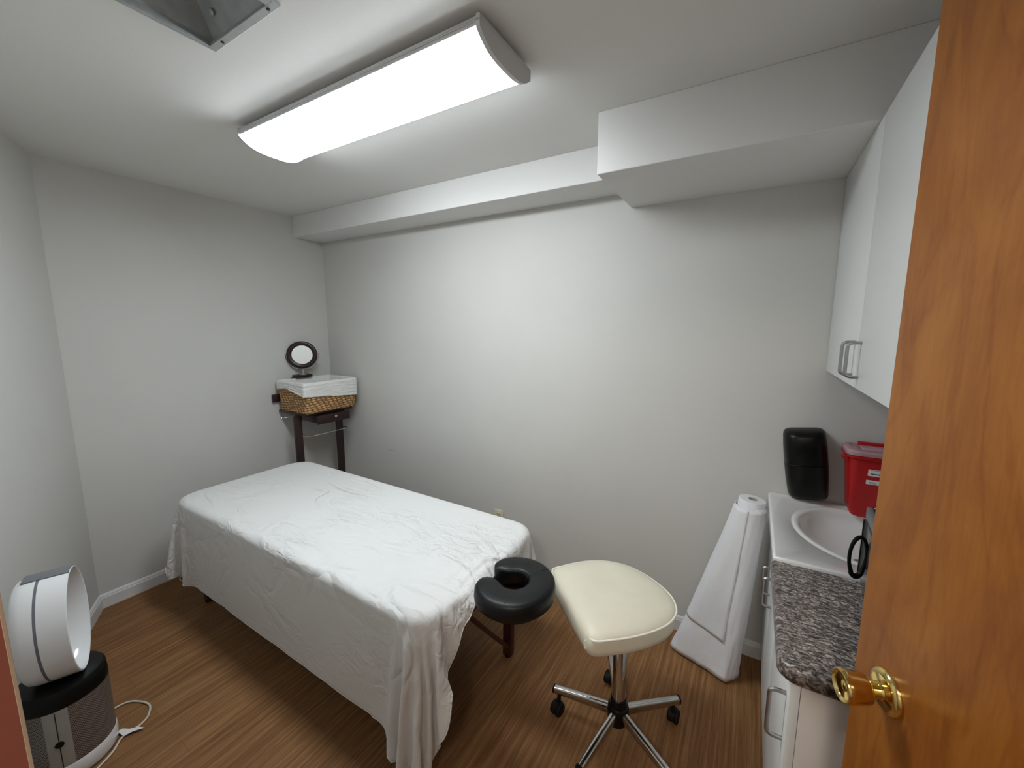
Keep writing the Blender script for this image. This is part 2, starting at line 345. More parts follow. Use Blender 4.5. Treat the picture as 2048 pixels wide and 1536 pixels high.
# door frame
bm = B(); add_box(bm, JL-.02, JL, YF-.12, YF-.001, 0, DH); add_box(bm, JR, JR+.02, YF-.12, YF-.002, 0, DH); add_box(bm, JL-.02, JR+.02, YF-.12, YF-.002, DH, DH+.02)
struct('trim_3', bm, 'jamb', 'red-brown wooden door jamb', smooth=False)
bm = B(); add_box(bm, JL-.02, JL+.0004, YF-.0012, YF+.0005, 0, DH, .0002); add_box(bm, JR+.005, JR+.07, YF-.002, YF+.008, 0, DH+.06, .003); add_box(bm, JL-.02, JR+.07, YF-.001, YF+.0005, DH, DH+.06, .0002)
struct('trim_4', bm, 'edge', 'pale edge of the door casing', smooth=False)

# soffits
bm = B(); add_box(bm, XB, -.548, 1.704, YA, 2.127, H, .002, 1); struct('trim_1', bm, 'soffit', 'shallow boxed soffit along the back wall', smooth=False)
bm = B(); add_box(bm, -.550, XR, 1.4546, YA, 2.058, H, .002, 1); struct('trim_2', bm, 'soffit', 'deeper boxed soffit over the sink corner', smooth=False)

# baseboards: profile swept along each wall
def baseboard(name, pts):
    prof = [(0, 0), (.012, 0), (.012, .056), (.009, .062), (.009, .066), (.005, .074), (0, .076)]
    pts = [V((p[0], p[1], 0)) for p in pts]; rings = []
    for i, p in enumerate(pts):
        ds = [(pts[j+1]-pts[j]).normalized() for j in (i-1, i) if 0 <= j < len(pts)-1]
        ns = [V((d.y, -d.x, 0)) for d in ds]
        nn = sum(ns, V((0, 0, 0))).normalized(); nn /= nn.dot(ns[0])
        rings.append([p+nn*a+V((0, 0, b_)) for a, b_ in prof])
    bm = B(); loft(bm, rings); struct(name, bm, 'trim', smooth=False)
baseboard('baseboard_back', [(XB, YA), (.50, YA)])
baseboard('baseboard_left', [(XB, YC), (XB, YA)])
baseboard('baseboard_diagonal', [(ex, YF), (XB, YC)])
baseboard('baseboard_front', [(JL-.07, YF), (ex, YF)])
baseboard('baseboard_right', [(XR, .93), (XR, YF)])

# faint scuff on the back wall
t = B(); tube(t, smooth_path([(-2.316, YA-.0004, .602), (-2.28, YA-.0004, .597), (-2.226, YA-.0004, .600)], 4), .0012, 5)
m = mat('scuff', (.30, .29, .28), .7); mottled(m, 30, (.28, .27, .26), (.33, .32, .31))
struct('wall_scuff', t, m, 'short pencil-like scuff on the back wall')

# ------------------------------------------------------------------ door leaf (open) with brass knob
dr = V((math.sin(math.radians(-20)), math.cos(math.radians(-20)), 0)); dn = V((-dr.y, dr.x, 0))
R0 = V((.208, .706, .969)); edge = R0+dr*.0715; hinge = R0-dr*(.762-.0715); hinge.z = edge.z = 0
door = bpy.data.objects.new('door_1', None); C.objects.link(door); door.location = (hinge.x, hinge.y, 0)
door['kind'] = 'structure'; door['label'] = 'orange-brown stained birch door standing open with a brass knob'; door['category'] = 'door'
def dbox(a0, a1, b0, b1, z0, z1, bev=0):
    bm = B(); vs = add_box(bm, a0, a1, b0, b1, z0, z1, bev)
    for v in vs: v.co = hinge+dr*v.co.x+dn*v.co.y+V((0, 0, v.co.z))
    return bm
obj('door_panel', dbox(0, .762, -.035, 0, .012, 2.035, .0015), 'door', door)
obj('latch_plate', dbox(.7621, .7632, -.030, -.003, R0.z-.03, R0.z+.03, .0004), 'brass', door)
for z in (.22, 1.0, 1.82):
    bm = B(); cyl(bm, hinge+V((0, 0, z))+dn*.004-dr*.004, hinge+V((0, 0, z+.09))+dn*.004-dr*.004, .006, 12); obj('hinge', bm, 'brass', door)
for s, f0 in ((1, 0), (-1, -.035)):
    bm = B(); o_ = R0+dn*f0
    lathe(bm, [(0, 0), (.0315, 0), (.0315, .002), (.030, .005), (.027, .0075), (.022, .009), (.0125, .011), (.0115, .014)], o_, dn*s, 40)
    rose = obj('door_rose', bm, 'brass', door)
    bm = B()
    lathe(bm, [(0, .008), (.011, .008), (.0115, .018), (.0130, .024), (.0190, .0275), (.0205, .030), (.0215, .036), (.0235, .054), (.0237, .059), (.0225, .0620), (.0210, .0628), (.0195, .0620), (.017, .0590), (.0075, .0575), (.006, .0585), (.0, .0588)], o_, dn*s, 40)
    obj('door_knob', bm, 'brass', door)

# ------------------------------------------------------------------ ceiling light fixture
fx0, fx1, fy0, fy1 = -1.795, -.635, .862, 1.105; fc = (fy0+fy1)/2; fh = (fy1-fy0)/2
t = thing('ceiling_light', 'long lit white curved wraparound light fixture on the ceiling', 'ceiling light', ((fx0+fx1)/2, fc, H))
bm = B(); add_box(bm, fx0+.06, fx1-.06, fc-.055, fc+.055, 2.252, H-.0005, .002); obj('mounting_pan', bm, 'fixture', t)
bm = B()
add_box(bm, fx0, fx1, fy0, fy1, 2.2465, 2.2525, .001)
add_box(bm, fx0, fx1, fy0, fy0+.004, 2.231, 2.2465, .001); add_box(bm, fx0, fx1, fy1-.004, fy1, 2.231, 2.2465, .001)
add_box(bm, fx0, fx1, fy0-.003, fy0+.001, 2.240, 2.243, .0008); add_box(bm, fx0, fx1, fy1-.001, fy1+.003, 2.240, 2.243, .0008)
obj('housing', bm, 'fixture', t)
def arc(y_in, ztop, sag, n=20):
    p = [(fc-y_in, ztop)]
    for i in range(n+1):
        a = -1+2*i/n; p.append((fc+a*y_in, ztop-.003-sag*(1-abs(a)**3.2)))
    p.append((fc+y_in, ztop)); return p
bm = B(); pr = arc(fh-.0015, 2.231, .037); loft(bm, [[V((x, y, z)) for y, z in pr] for x in (fx0+.006, fx1-.012)]); obj('diffuser', bm, 'diffuser', t)
pc = arc(fh+.003, 2.254, 0); pc = [(fc-fh-.003, 2.254)]+[(y, z) for y, z in arc(fh+.003, 2.228, .037)[1:-1]]+[(fc+fh+.003, 2.254)]
for x0, x1 in ((fx1-.012, fx1), (fx0-.004, fx0+.006)):
    bm = B(); loft(bm, [[V((x, y, z)) for y, z in pc] for x in (x0, x1)]); obj('end_cap', bm, 'fixture', t)

# ------------------------------------------------------------------ open duct in the ceiling
t = thing('ceiling_duct', 'open square sheet metal air duct in the ceiling, missing its grille', 'air duct', ((hx0+hx1)/2, (hy0+hy1)/2, H))
bm = B()
def sq(x0, x1, y0, y1, z): return [V((x0, y0, z)), V((x1, y0, z)), V((x1, y1, z)), V((x0, y1, z))]
ix0, ix1, iy0, iy1 = hx0+.006, hx1-.006, hy0+.006, hy1-.006
loft(bm, [sq(ix0, ix1, iy0, iy1, H-.001), sq(ix0, ix1, iy0, iy1, H+.012), sq(ix0+.05, ix1-.05, iy0+.05, iy1-.085, H+.15), sq(ix0+.05, ix1-.05, iy0+.05, iy1-.085, H+.25)], cap0=False, cap1=False)
loft(bm, [sq(ix0-.002, ix1+.002, iy0-.002, iy1+.002, H+.012), sq(ix0+.048, ix1-.048, iy0+.048, iy1-.083, H+.152), sq(ix0+.048, ix1-.048, iy0+.048, iy1-.083, H+.252)], cap0=False, cap1=True)
obj('duct_boot', bm, 'galv', t, smooth=False)
bm = B()
for (a, b_, c_, d_) in ((hx0-.004, hx1+.004, hy1-.018, hy1+.002), (hx0-.004, hx1+.004, hy0-.002, hy0+.018), (hx0-.004, hx0+.010, hy0+.0181, hy1-.0181), (hx1-.022, hx1+.004, hy0+.0181, hy1-.0181)):
    add_box(bm, a, b_, c_, d_, H-.009, H-.0005, .001)
obj('duct_flange', bm, 'galv', t, smooth=False)
for p in ((hx0+.06, hy1-.009), (hx1-.03, hy1-.009)):
    bm = B(); lathe(bm, [(0, 0), (.004, .0005), (.0045, .0025), (.0045, .003), (0, .003)], (p[0], p[1], H-.0118), seg=12); obj('screw', bm, 'slot', t)
bm = B(); lathe(bm, [(0, 0), (.008, 0), (.008, .002), (.005, .004), (0, .0045)], (hx0+.07, hy1-.033, H+.045), (0, -1, -.45), 20); obj('rivet', bm, 'galv', t)

# ------------------------------------------------------------------ wall cabinet
UX, UZ0, UZ1, UY0 = .254, 1.3354, 2.056, .78
t = thing('wall_cabinet', 'white wall-hung cabinet with two doors and bar pulls above the sink', 'cabinet', ((UX+XR)/2, 1.35, UZ0))
bm = B(); add_box(bm, UX+.019, XR-.001, UY0, YA-.001, UZ0, UZ1, .001); obj('cabinet_body', bm, 'cab', t)
def pull(x, y, z0, z1, out, name, parent, r=.0045):
    bm = B(); q = .012
    tube(bm, smooth_path([(x+.002, y, z1), (x-out+q, y, z1), (x-out+q*.3, y, z1-q*.3), (x-out, y, z1-q), (x-out, y, (z0+z1)/2), (x-out, y, z0+q), (x-out+q*.3, y, z0+q*.3), (x-out+q, y, z0), (x+.002, y, z0)], 3), r, 10)
    return obj(name, bm, 'nickel', parent)
for y0, y1, py in ((1.4085, YA-.004, 1.447), (UY0, 1.4055, 1.372)):
    bm = B(); add_box(bm, UX, UX+.018, y0, y1, UZ0, UZ1-.001, .0012); d = obj('door', bm, 'cab', t)
    pull(UX, py, 1.368, 1.462, .030, 'handle', d)

# ------------------------------------------------------------------ sink vanity and its marble top with bowl
t = thing('sink_vanity', 'white vanity cabinet under the sink, beside the paper roll', 'cabinet', (.34, 1.63, 0))
bm = B()
for a in ((.142, XR-.001, 1.345, 1.361, 0, .757), (.142, XR-.001, YA-.030, YA-.014, 0, .757), (XR-.012, XR-.001, 1.362, YA-.031, 0, .757), (.142, XR-.013, 1.362, YA-.031, 0, .09), (.142, .160, 1.362, YA-.031, .72, .757)): add_box(bm, *a)
obj('cabinet_body', bm, 'cab', t)
for y0, y1, py in ((1.352, 1.622, 1.585), (1.626, YA-.02, 1.663)):
    bm = B(); add_box(bm, .122, .141, y0, y1, .09, .75, .0012); d = obj('door', bm, 'cab', t)
    pull(.122, py, .480, .590, .030, 'handle', d)

t = thing('sink', 'white cultured marble vanity top with an oval basin', 'sink', (.34, 1.63, .80))
sx0, sx1, sy0, sy1 = .098, XR-.001, 1.352, YA-.001
ecx, ecy, erx, ery = .365, 1.655, .205, .235
bm = B()
n = 96
def rect_pt(a, x0, x1, y0, y1, cx, cy):
    dx, dy = math.cos(a), math.sin(a)
    s = min(((x1-cx)/dx if dx > 1e-9 else ((x0-cx)/dx if dx < -1e-9 else 9e9)), ((y1-cy)/dy if dy > 1e-9 else ((y0-cy)/dy if dy < -1e-9 else 9e9)))
    return cx+dx*s, cy+dy*s
angs = [2*PI*j/n for j in range(n)]
for cxr, cyr in ((sx0, sy0), (sx1, sy0), (sx1, sy1), (sx0, sy1)):   # snap nearest spoke to each corner
    a = math.atan2(cyr-ecy, cxr-ecx) % (2*PI); j = min(range(n), key=lambda k: abs((angs[k]-a+PI) % (2*PI)-PI)); angs[j] = a
def rr(off, z): return [V((*rect_pt(a, sx0+off, sx1-off, sy0+off, sy1-off, ecx, ecy), z)) for a in angs]
def el(k, z, dx=0): return [V((ecx+dx+erx*k*math.cos(a), ecy+ery*k*math.sin(a), z)) for a in angs]
rings = [rr(.004, .7585), rr(0, .763), rr(0, .794), rr(.003, .7995), rr(.006, .801), rr(.010, .800), el(1.0, .800), el(.985, .7965), el(.965, .7965), el(.945, .7995), el(.90, .799), el(.875, .7975), el(.855, .7935)]+[el(.855*math.cos(q), .7935-.0965*math.sin(q)**.85, .01*math.sin(q)) for q in [PI/2*k/14 for k in range(1, 14)]]+[el(.05, .697, .01)]
loft(bm, rings, cap0=False, cap1=False)
obj('countertop', bm, 'marble', t, angle=50)
bm = B(); lathe(bm, [(0, .699), (.017, .699), (.018, .7005), (.022, .7005), (.0225, .6985), (.0, .690)], (ecx+.01, ecy, 0), seg=28); obj('drain', bm, 'chrome', t)
fb = V((.520, 1.655, .8005))
bm = B(); lathe(bm, [(0, 0), (.026, 0), (.026, .006), (.020, .012), (.016, .045), (.012, .05), (0, .05)], fb, seg=24)
tube(bm, smooth_path([fb+V((0, 0, .03)), fb+V((-.02, 0, .08)), fb+V((-.07, 0, .105)), fb+V((-.12, 0, .10)), fb+V((-.13, 0, .075))], 5), .010, 12)
obj('faucet', bm, 'chrome', t)

# ------------------------------------------------------------------ base cabinet with granite worktop
t = thing('base_cabinet', 'almond-sided base cabinet under the granite worktop, behind the door', 'cabinet', (.34, 1.14, 0))
bm = B(); add_box(bm, .142, XR-.001, .938, 1.343, 0, .748, .001); obj('cabinet_body', bm, 'cabside', t)
bm = B(); add_box(bm, .122, .141, .940, 1.340, .09, .742, .0012); d = obj('door', bm, 'cab', t)
pull(.122, .985, .548, .668, .032, 'handle', d, .005)
bm = B(); gx0, gy0, rc = .094, .914, .035
poly = [(XR-.001, 1.3515), (gx0, 1.3515)]+[(gx0+rc-rc*math.cos(a), gy0+rc-rc*math.sin(a)) for a in [PI/2*i/10 for i in range(11)]]+[(XR-.001, gy0)]
zz = [(.012, .7495), (.004, .7515), (0, .757), (0, .780), (.003, .786), (.009, .790)]
loft(bm, [[V((x+(d_ if x < .5 else 0), y+(d_ if y < 1.35 else 0), z)) for x, y in poly] for d_, z in zz])
tag(obj('worktop', bm, 'granite', None, angle=60), 'short brown speckled granite worktop beside the white sink', 'countertop')

# ------------------------------------------------------------------ black towel dispenser leaning on the wall
t = thing('soap_dispenser', 'tall black plastic dispenser leaning on the wall behind the sink', 'dispenser', (.24, 1.87, .80))
rot = Matrix.Rotation(math.radians(-7.5), 3, 'Y')
def disp_ring(w_, d_, z, yo=0):
    p = []
    for i in range(25):
        a = PI*i/24; p.append(V((-w_/2*math.copysign(abs(math.cos(a))**.55, math.cos(a)), -d_*abs(math.sin(a))**.7, z)))
    return p
bm = B(); rings = []
for z, w_, d_ in ((.002, .118, .040), (.006, .130, .056), (.018, .138, .068), (.08, .146, .080), (.148, .149, .086), (.1495, .147, .084), (.152, .147, .084), (.1535, .149, .086), (.22, .148, .088), (.262, .144, .086), (.276, .138, .078), (.284, .122, .060), (.288, .09, .035)):
    rings.append(disp_ring(w_, d_, z))
piv = V((.163, YA-.004, .8022))
rings = [[rot @ (v+V((.075, 0, 0)))+piv for v in r_] for r_ in rings]
loft(bm, rings); obj('dispenser_body', bm, 'blackplastic', t, angle=40)
bm = B()
for a0, a1 in ((.22, .78),):
    tube(bm, [rot @ (V((-.1487/2*math.copysign(abs(math.cos(PI*a))**.55, math.cos(PI*a))+.075, -.0864*abs(math.sin(PI*a))**.7, .1508)))+piv for a in [a0+(a1-a0)*k/6 for k in range(7)]], .0012, 6)
obj('seam', bm, 'blackplastic', t)

# ------------------------------------------------------------------ red sharps container
t = thing('sharps_container', 'red plastic sharps container with a frosted lid on the sink ledge', 'container', (.45, 1.85, .80))
def rrect(x0, x1, y0, y1, r, z, k=6):
    p = []
    for cx_, cy__, a0 in ((x1-r, y1-r, 0), (x0+r, y1-r, 90), (x0+r, y0+r, 180), (x1-r, y0+r, 270)):
        for i in range(k+1):
            a = math.radians(a0+90*i/k); p.append(V((cx_+r*math.cos(a), cy__+r*math.sin(a), z)))
    return p
bm = B(); loft(bm, [rrect(.372, .536, 1.816, 1.894, .02, .8015), rrect(.362, .542, 1.808, 1.900, .024, .806), rrect(.352, .548, 1.800, 1.905, .028, .83), rrect(.333, .560, 1.786, 1.912, .030, 1.035)])
obj('container_body', bm, 'red', t)
bm = B(); loft(bm, [rrect(.329, .564, 1.782, 1.915, .03, 1.030), rrect(.324, .569, 1.777, 1.917, .032, 1.034), rrect(.324, .569, 1.777, 1.917, .032, 1.040), rrect(.329, .564, 1.782, 1.915, .03, 1.042)])
obj('rim', bm, 'red', t)
bm = B(); loft(bm, [rrect(.326, .567, 1.779, 1.916, .03, 1.043), rrect(.326, .567, 1.779, 1.916, .03, 1.054), rrect(.332, .561, 1.785, 1.911, .028, 1.060), rrect(.345, .55, 1.798, 1.903, .02, 1.060), rrect(.349, .546, 1.802, 1.899, .02, 1.056)])
add_box(bm, .372, .56, 1.800, 1.868, 1.058, 1.066, .002)
lid = obj('lid', bm, 'lid', t)
bm = B(); add_box(bm, .372, .56, 1.876, 1.894, 1.058, 1.074, .003); obj('drop_slot_flap', bm, 'red', lid)
bm = B(); lathe(bm, [(.004, -.003), (.008, -.003), (.008, .003), (.004, .003)], (.320, 1.80, 1.032), (0, 1, 0), 14, closed=True); obj('lid_tab', bm, 'red', t)
def label(z0, z1, x0, rows):
    def P(x, z, o_=0): 
        f = (z-.83)/(1.035-.83); return V((x, 1.800-.014*f-.0006-o_, z))
    bm = B(); a = [P(x0, z0), P(x0+.13, z0), P(x0+.13, z1), P(x0, z1)]; loft(bm, [a, [p+V((0, -.0004, 0)) for p in a]]); lb = obj('label', bm, 'labelpaper', t, smooth=False)
    for (xa, xb, za, h_) in rows:
        bm = B(); x = xa
        while x < xb:
            w2 = random.uniform(.0022, .0042); a = [P(x0+x, z0+za, .0005), P(x0+x+w2, z0+za, .0005), P(x0+x+w2+.0006, z0+za+h_, .0005), P(x0+x+.0006, z0+za+h_, .0005)]
            loft(bm, [a, [p+V((0, -.0002, 0)) for p in a]]); x += w2+random.uniform(.0006, .0016)
        obj('print', bm, 'ink', lb, smooth=False)
label(.972, .997, .392, [(.008, .036, .006, .0045), (.026, .10, .0155, .0018), (.006, .11, .0215, .0014), (.085, .10, .004, .003)])
label(.940, .956, .390, [(.008, .026, .007, .0018), (.010, .028, .0035, .0015), (.055, .10, .006, .002)])

# ------------------------------------------------------------------ small black appliance with loop handle
t = thing('countertop_warmer', 'black box appliance with grey glossy door and black loop handle on the worktop', 'appliance', (.42, 1.2, .80))
ra = Matrix.Rotation(math.radians(-4), 3, 'Z'); ap = V((.302, 1.352, .8))
def abox(x0, x1, y0, y1, z0, z1, bev=.002):
    bm = B(); vs = add_box(bm, x0, x1, y0, y1, z0, z1, bev)
    for v in vs: v.co = ra @ v.co+ap
    return bm
obj('appliance_body', abox(.014, .245, -.335, 0, .012, .213, .004), 'blackplastic', t)
for x in (.035, .225):
    for y in (-.31, -.025):
        bm = B(); o_ = ra @ V((x, y, 0))+ap; cyl(bm, (o_.x, o_.y, .7915 if o_.y < 1.345 else .8005), (o_.x, o_.y, .8125), .011, 14); obj('foot', bm, 'rubber', t)
d = obj('door', abox(0, .0135, -.335, 0, .014, .178, .002), 'applgrey', t)
obj('top_trim', abox(.001, .0135, -.335, 0, .183, .213, .002), 'greyplastic', t)
obj('door_edge_strip', abox(-.0025, .006, -.004, .003, .016, .176, .001), 'blackplastic', d)
bm = B(); hc = V((.276, 1.2545, .911)); hx = (rt*.93+V((0, 0, 0))).normalized(); hx.z = 0; hx.normalize()
pts = [hc+hx*(.0225*math.sin(a))*(1 if abs(math.cos(a)) < .9 else .9)+V((0, 0, 1))*(.052*math.cos(a)-(.006 if math.cos(a) < -.8 else 0)) for a in [2*PI*k/40 for k in range(40)]]
tube(bm, pts, [.0042+.0030*max(0, -math.cos(2*PI*k/40))**3+.0012*max(0, math.cos(2*PI*k/40))**3 for k in range(40)], 10, loop=True); obj('handle', bm, 'blackplastic', d)

# ------------------------------------------------------------------ wall outlet
t = thing('wall_outlet', 'ivory duplex outlet on the back wall just above the bed', 'outlet', (-1.313, YA, .31))
bm = B(); add_box(bm, -1.348, -1.278, YA-.006, YA-.0005, .254, .370, .0025); obj('cover_plate', bm, 'ivory', t)
for zc in (.340, .284):
    bm = B(); lathe(bm, [(0, 0), (.0155, 0), (.0165, .001), (.0165, .003), (0, .003)], (-1.313, YA-.0085, zc), (0, 1, 0), 20); rc_ = obj('receptacle', bm, 'ivory', t)
    bm = B()
    for dx, h_ in ((-.0063, .009), (.0063, .0075)): add_box(bm, -1.313+dx-.0012, -1.313+dx+.0012, YA-.0089, YA-.0083, zc+.001, zc+.001+h_)
    add_box(bm, -1.3155, -1.3105, YA-.0089, YA-.0083, zc-.010, zc-.006); obj('slots', bm, 'slot', rc_, smooth=False)
bm = B(); lathe(bm, [(0, 0), (.0028, 0), (.0028, .002), (0, .002)], (-1.313, YA-.0078, .312), (0, 1, 0), 10); obj('screw', bm, 'brass', t)

# ------------------------------------------------------------------ massage table under the sheet
TX0, TX1, TY0, TY1, TZ = -2.57, -.80, .775, 1.455, .606
t = thing('massage_table', 'massage table with dark cherry legs hidden under the white sheet', 'massage table', ((TX0+TX1)/2, (TY0+TY1)/2, 0))
bm = B(); loft(bm, [rrect(TX0+i_, TX1-i_, TY0+i_, TY1-i_, .09, z_) for i_, z_ in ((.02, .548), (.008, .556), (.006, .575), (.008, TZ-.014), (.016, TZ-.006), (.028, TZ-.003))]); obj('cushion', bm, 'blackvinyl', t)
bm = B()
for a in ((TX0+.02, TX1-.02, TY0+.02, TY0+.045), (TX0+.02, TX1-.02, TY1-.045, TY1-.02), (TX0+.02, TX0+.045, TY0+.045, TY1-.045), (TX1-.045, TX1-.02, TY0+.045, TY1-.045)): add_box(bm, *a, .47, .547, .003)
obj('frame', bm, 'cherry', t)
for x, y, dx, dy in ((-2.51, .85, .02, 0), (-2.51, 1.375, .02, 0), (-.935, .86, .0, 0), (-.885, 1.362, -.01, .0)):
    bm = B(); a = V((x, y, .0)); b_ = V((x-dx, y-dy, .50)); X, Y = V((.021, 0, 0)), V((0, .014, 0))
    loft(bm, [[p-X-Y, p+X-Y, p+X+Y, p-X+Y] for p in (a+V((0, 0, .008)), b_)]); lg = obj('leg', bm, 'cherry', t)
    bm = B(); cyl(bm, a, a+V((0, 0, .014)), .017, 16); obj('leg_foot', bm, 'rubber', lg)
    bm = B(); s = 1 if y > 1.1 else -1
    for z in (.40,): 
        k_ = a.lerp(b_, z/.5); sx_ = 1 if x > -1.7 else -1
        lathe(bm, [(0, .0), (.006, .0), (.006, .010), (.013, .012), (.014, .02), (.011, .024), (0, .024)], k_+V((.020*sx_, 0, 0)), (sx_, 0, 0), 16)
    obj('leg_knob', bm, 'cherry', lg)
# brace from the far head leg up to the frame, seen beside the face cradle
for x, y, xe, ye in ((-.885, 1.352, -.93, 1.03), (-2.50, .865, -2.2, .865), (-2.50, 1.362, -2.2, 1.362)):
    bm = B(); a = V((x, y-.016, .07 if x > -1 else .25)); b_ = V((xe, ye, .47)); d_ = (b_-a).normalized(); X, Y = frame_dirs(d_)
    loft(bm, [[p-X*.020-Y*.008, p+X*.020-Y*.008, p+X*.020+Y*.008, p-X*.020+Y*.008] for p in (a, b_)]); obj('brace', bm, 'cherry', t)

# ------------------------------------------------------------------ sheet: a real cloth draped by simulation, then frozen
def head_over(y):
    k = [(.10, .40), (.34, .38), (.60, .30), (.775, .19), (.90, .09), (1.0, .05), (1.14, .05), (1.22, .12), (1.46, .20), (1.9, .22)]
    for (a, va), (b_, vb) in zip(k, k[1:]):
        if y <= b_:
            s = max(0, (y-a)/(b_-a)); s = s*s*(3-2*s); return va+(vb-va)*s
    return k[-1][1]
def make_sheet():
    nu, nv = 132, 86
    y0, y1 = TY0-.425, TY1+.33
    vs, fs = [], []
    for j in range(nv+1):
        y = y0+(y1-y0)*j/nv
        x1 = TX1+head_over(y)
        q = max(0, min(1, (y-y0)/.47)); x0 = TX0-(.05+.18*q*q*(3-2*q))
        for i in range(nu+1):
            x = x0+(x1-x0)*i/nu
            yy = y
            if y < TY0:
                q = max(0, min(1, (x+.99)/.10)); q = q*q*(3-2*q); q2 = max(0, min(1, (-2.36-x)/.25)); q2 = q2*q2*(3-2*q2); yy = TY0-(TY0-y)*(1+.15*q-.09*q2)
            z = TZ+.016+.010*noise.noise(V((x*3.2, y*4.2, 3.1)))+.007*noise.noise(V((x*9+y*5, y*11-x*3, 7.7)))
            # slack gathered towards the near head corner
            g = math.exp(-((x+1.02)**2/.04+(y-.93)**2/.06)); z += .014*g*math.sin((x*.9+y*.35)*30)
            g2 = math.exp(-((x+1.65)**2/.10+(y-1.15)**2/.03)); z += .010*g2*math.sin((x*.45+y)*46+noise.noise(V((x*4, y*4, 0)))*3)
            vs.append((x, yy-.006*noise.noise(V((x*7, 0, 1)))*(1 if j < 3 else 0), z))
    for j in range(nv):
        for i in range(nu):
            a = j*(nu+1)+i; fs.append((a, a+1, a+nu+2, a+nu+1))
    me = bpy.data.meshes.new('sheet_cloth'); me.from_pydata(vs, [], fs); me.update()
    ob = bpy.data.objects.new('bed_sheet', me); C.objects.link(ob)
    cols = []
    def collider(x0, x1, y0, y1, z0, z1, bev):
        bm = B(); add_box(bm, x0, x1, y0, y1, z0, z1, bev, 3); cm = bpy.data.meshes.new('c'); bm.to_mesh(cm); bm.free()
        c = bpy.data.objects.new('collider', cm); C.objects.link(c); md = c.modifiers.new('Collision', 'COLLISION')
        c.collision.thickness_outer = .006; c.collision.cloth_friction = 22; cols.append(c)
    bm = B(); loft(bm, [rrect(TX0+i_, TX1-i_, TY0+i_, TY1-i_, .095, z_) for i_, z_ in ((0, .25), (0, TZ-.020), (.003, TZ-.009), (.009, TZ-.003), (.020, TZ))])
    cm = bpy.data.meshes.new('c'); bm.to_mesh(cm); bm.free(); c = bpy.data.objects.new('collider', cm); C.objects.link(c); c.modifiers.new('Collision', 'COLLISION')
    c.collision.thickness_outer = .006; c.collision.cloth_friction = 22; cols.append(c)
    collider(TX1-.02, TX1+.20, .965, 1.145, .50, .582, .008)
    collider(-4, 1, -.5, 3, -.2, 0.004, 0)
    md = ob.modifiers.new('Cloth', 'CLOTH'); s = md.settings
    s.quality = 7; s.mass = .25; s.tension_stiffness = 25; s.compression_stiffness = 25; s.shear_stiffness = 6; s.bending_stiffness = .12
    s.tension_damping = 8; s.compression_damping = 8; s.shear_damping = 8; s.air_damping = 2.2
    md.collision_settings.collision_quality = 3; md.collision_settings.distance_min = .005
    md.collision_settings.use_self_collision = True; md.collision_settings.self_distance_min = .006; md.collision_settings.self_friction = 8
    md.point_cache.frame_start = 1; md.point_cache.frame_end = 80
    sc.frame_start = 1; sc.frame_end = 80
    dg = bpy.context.evaluated_depsgraph_get()
    for f in range(1, 66): sc.frame_set(f)
    ev = ob.evaluated_get(bpy.context.evaluated_depsgraph_get()); co = [v.co.copy() for v in ev.data.vertices]
    ob.modifiers.clear(); sc.frame_set(1)
    for c in cols: bpy.data.objects.remove(c, do_unlink=True)
    bpy.data.objects.remove(ob, do_unlink=True)
    return co, fs, nu, nv
co, fs, nu, nv = make_sheet()
bm = B(); vv = [bm.verts.new(p) for p in co]
for f in fs: bm.faces.new([vv[i] for i in f])
for f in bm.faces: f.smooth = True
me = bpy.data.meshes.new('bed_sheet'); bm.to_mesh(me); bm.free(); me.materials.append(M['sheet'])
root = thing('bed_sheet', 'white cotton sheet draped over the massage table down to the floor at one corner', 'sheet', (0, 0, 0))
cl = bpy.data.objects.new('cloth', me); C.objects.link(cl); cl.parent = root
sb = cl.modifiers.new('Subdivision', 'SUBSURF'); sb.levels = 1; sb.render_levels = 1
sd = cl.modifiers.new('Solidify', 'SOLIDIFY'); sd.thickness = .0012; sd.offset = 0
idx = [i for i in range(nu+1)]+[j*(nu+1)+nu for j in range(1, nv+1)]+[nv*(nu+1)+i for i in range(nu-1, -1, -1)]+[j*(nu+1) for j in range(nv-1, 0, -1)]
bm = B(); tube(bm, [co[i] for i in idx], .0024, 5, loop=True)
hm = obj('hem', bm, 'linen', None); hm.parent = root

# ------------------------------------------------------------------ face cradle
cc = V((-.656, 1.050, .612))
t = thing('face_cradle', 'black padded horseshoe face cradle at the head of the massage table', 'face cradle', (cc.x, cc.y, .55))
gap = math.radians(182)
def crescent(bm, rmid, half, z0, z1, a0, a1, n=44, sx=1.0):
    rings = []
    for i in range(n+1):
        f = i/n; a = a0+(a1-a0)*f
        e = min(f, 1-f)*n/5.0; k = math.sqrt(max(0, 1-(1-min(1, e))**2)) if e < 1 else 1
        k = max(k, .12)
        d = V((math.cos(a)*1.0, math.sin(a)*sx, 0)); zc = (z0+z1)/2; hz = (z1-z0)/2*(.72+.28*k); ring = []
        for j in range(16):
            b_ = 2*PI*j/16; cb_, sb_ = math.cos(b_), math.sin(b_)
            ex_ = .55
            ring.append(V((cc.x, cc.y, zc))+d*(rmid+half*k*math.copysign(abs(cb_)**ex_, cb_)-(.012*max(0, sb_) if cb_ < 0 else 0))+V((0, 0, hz*math.copysign(abs(sb_)**ex_, sb_))))
        rings.append(ring)
    loft(bm, rings)
bm = B(); crescent(bm, .096, .045, .580, .650, gap+.27, gap+2*PI-.27); pad = obj('pillow', bm, 'blackvinyl', t, angle=60)
